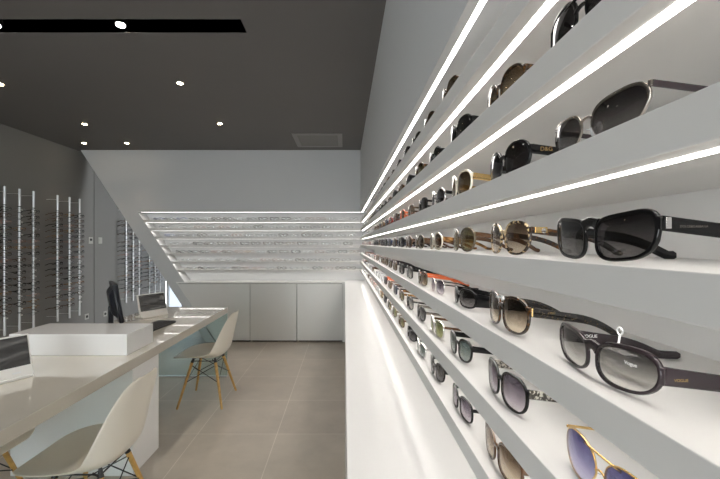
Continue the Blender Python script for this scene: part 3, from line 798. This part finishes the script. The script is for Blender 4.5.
# bright metal edge line on the D&G pair and LED reflections drawn as silver lines on the near pairs' brows
def brow_trim_and_glint(key, mat, t=.0012, n=26, name='brow_trim_and_glint'):
    e, inf, st = infos[key]
    bm = bmesh.new()
    for side in (1, -1):
        P = outline(st, side, 36); rim = st['rim']
        pts = []
        for (x, z_) in P:
            if z_ > st['b'] * .25:
                l = math.hypot(x, z_); X = side * inf['cx'] + x * (1 + rim * .9 / l); Z = inf['cz'] + z_ * (1 + rim * 1.15 / l)
                pts.append(Vector((X, st.get('wrap', 1.6) * X * X - .0008, Z)))
        pts.sort(key=lambda p: p.x)
        sweep(bm, pts, [circ(t / 2, 6)] * len(pts))
    link(name, bm, mat, e, True)
brow_trim_and_glint((2, 2), PL['silver'])
for k_ in ((3, 1), (4, 1)): brow_trim_and_glint(k_, PL['silver'], .0008)

# ------------------------------------------------------------------ eyeglasses on the back wall niche
SH['rodframe'] = base(a=.0255, b=.0165, n=2.8, rim=.0042, gap=.015, h0=.008, h1=.008, hinge=.6)
bp = [small_eyewear('eyeglasses', SH[s], r, 'clear', t_) for s, r, t_ in (
    ('optic', 'clear', 'clear'), ('metal', 'silver', 'silver'), ('optic', 'rose', 'rose'), ('optic', 'smoke', 'smoke'), ('rodframe', 'black', 'black'), ('rodframe', 'brown', 'brown'), ('optic', 'blueclear', 'blueclear'), ('optic', 'amber', 'amber'))]
BN = ['clear-rimmed', 'silver metal', 'rose-rimmed', 'smoky', 'black', 'brown', 'bluish', 'amber']
HI = ['top', 'second', 'third', 'fourth', 'fifth', 'sixth', 'lowest']
for ri, z in enumerate(TOPS):
    x = cutl(z) + .20; c_ = 0
    while x < .16:
        c_ += 1
        k = rng.choice((0, 0, 0, 1, 1, 2, 3, 3, 4, 5) if ri not in (3, 4) else (0, 0, 1, 2, 3, 4, 4, 5, 5, 7))
        if ri in (0, 2) and c_ in (1, 2) or (ri == 0 and c_ in (3, 4)): k = 6 if c_ in (1, 3) else 3
        o = bp[k].copy(); COL.objects.link(o)
        tag(o, f'{BN[k]} eyeglasses, {ORD[c_]} from the slanted end on the {HI[ri]} back wall shelf', 'eyeglasses', f'eyeglasses on the {HI[ri]} back wall shelf')
        o.location = (x, YB + .028, z + .0004); o.rotation_euler = (0, 0, rng.uniform(-.08, .08))
        x += rng.uniform(.158, .182)

# ------------------------------------------------------------------ optical frames on wall rods
XR = -3.775
rods = [(4.109, 0), (4.298, 0), (4.492, 0), (4.869, 1), (5.082, 1), (5.274, 1), (6.40, 2), (6.61, 2), (6.80, 2), (7.16, 3), (7.37, 3), (7.57, 3)]
def make_rod():
    e = empty('display_rod')
    bm = bmesh.new()
    sweep(bm, [Vector((0, 0, .415)), Vector((0, 0, 2.075))], [rrect(.022, .022)] * 2, up=(1, 0, 0))
    link('rod_tube', bm, M['steel'], e)
    zs = [.60 + i * .0725 for i in range(18)]
    bm0 = bmesh.new(); box(bm0, -.004, .004, .008, .030, -.004, .004); box(bm0, -.005, .007, .026, .036, -.004, .010)
    me = bpy.data.meshes.new('peg'); bm0.to_mesh(me); bm0.free(); me.materials.append(M['device'])
    bmj = bmesh.new(); box(bmj, -.0122, .0122, -.0122, .0122, -.005, .005)
    mj = bpy.data.meshes.new('collar'); bmj.to_mesh(mj); bmj.free(); mj.materials.append(M['joint'])
    for z in zs:
        p = bpy.data.objects.new('peg', me); COL.objects.link(p); p.parent = e; p.location = (0, 0, z)
        p2 = bpy.data.objects.new('collar', mj); COL.objects.link(p2); p2.parent = e; p2.location = (0, 0, z + .036)
    for z in (.48, 2.02):
        bm = bmesh.new(); tube(bm, (-.012, 0, z), (XL - XR, 0, z), .003, k=8); link('wall_bracket', bm, M['steel'], e)
    return e
rod0 = make_rod()
for i, (y, gp) in enumerate(rods):
    r = rod0 if i == 0 else copy_tree(rod0)
    r.location = (XR, y, 0)
    tag(r, f'tall steel display rod hung with eyeglasses, {ORD[i + 1]} back along the dark wall', 'display rod', 'display rods on the dark wall')
    for j in range(18):
        if j < 2 and rng.random() < .5: continue
        py_ = 243.5 - (.60 + j * .0725 - HZ) * F / y; px_ = 344.5 + XR * F / y
        if px_ > 80 + (py_ - 150) / 1.53 + 5: continue      # behind the slanted panel, never seen
        k = rng.choice((4, 4, 5, 3, 5, 1, 4, 7) if j % 3 else (4, 5, 3, 1, 2))
        o = bp[k].copy(); COL.objects.link(o)
        zz = .60 + j * .0725
        tag(o, f'{BN[k]} eyeglasses, {ORD[j + 1]} from the bottom on the {ORD[i + 1]} rod of the dark wall', 'eyeglasses', f'eyeglasses on the {ORD[i + 1]} wall rod')
        o.location = (XR + .024, y, zz + .003 - .028); o.rotation_euler = (0, 0, PI / 2)
for p in bp: bpy.data.objects.remove(p)

# ------------------------------------------------------------------ light
w = bpy.data.worlds.new('daylight'); S.world = w; w.use_nodes = True
bg = w.node_tree.nodes['Background']; bg.inputs[0].default_value = (.96, .98, 1.0, 1); bg.inputs[1].default_value = 8.0
def portal(loc, rot, sx, sy):
    l = bpy.data.lights.new('window_portal', 'AREA'); l.shape = 'RECTANGLE'; l.size = sx; l.size_y = sy; l.cycles.is_portal = True
    o = bpy.data.objects.new('window_portal', l); COL.objects.link(o); o.location = loc; o.rotation_euler = rot
portal((-2.3, YR + .02, 1.41), (PI / 2, 0, PI), 3.0, 2.58)
portal((-3.56, YFAR - .02, 1.4), (-PI / 2, 0, 0), .72, 2.8)

# ------------------------------------------------------------------ camera
cam = bpy.data.cameras.new('camera'); co = bpy.data.objects.new('camera', cam); COL.objects.link(co)
cam.sensor_width = 36; cam.lens = F / 720 * 36; cam.shift_x = 15.5 / 720; cam.shift_y = 4.0 / 720
cam.clip_start = .02
co.location = (0, 0, HZ); co.rotation_euler = (PI / 2, 0, 0); S.camera = co
S.view_settings.view_transform = 'Standard'; S.view_settings.look = 'None'; S.view_settings.gamma = 1; S.view_settings.exposure = 0
S.view_settings.use_curve_mapping = False
S.cycles.use_denoising = True
S.cycles.max_bounces = 10; S.cycles.diffuse_bounces = 6; S.cycles.glossy_bounces = 5; S.cycles.transparent_max_bounces = 24
S.cycles.sample_clamp_indirect = 6; S.cycles.caustics_reflective = False; S.cycles.caustics_refractive = False
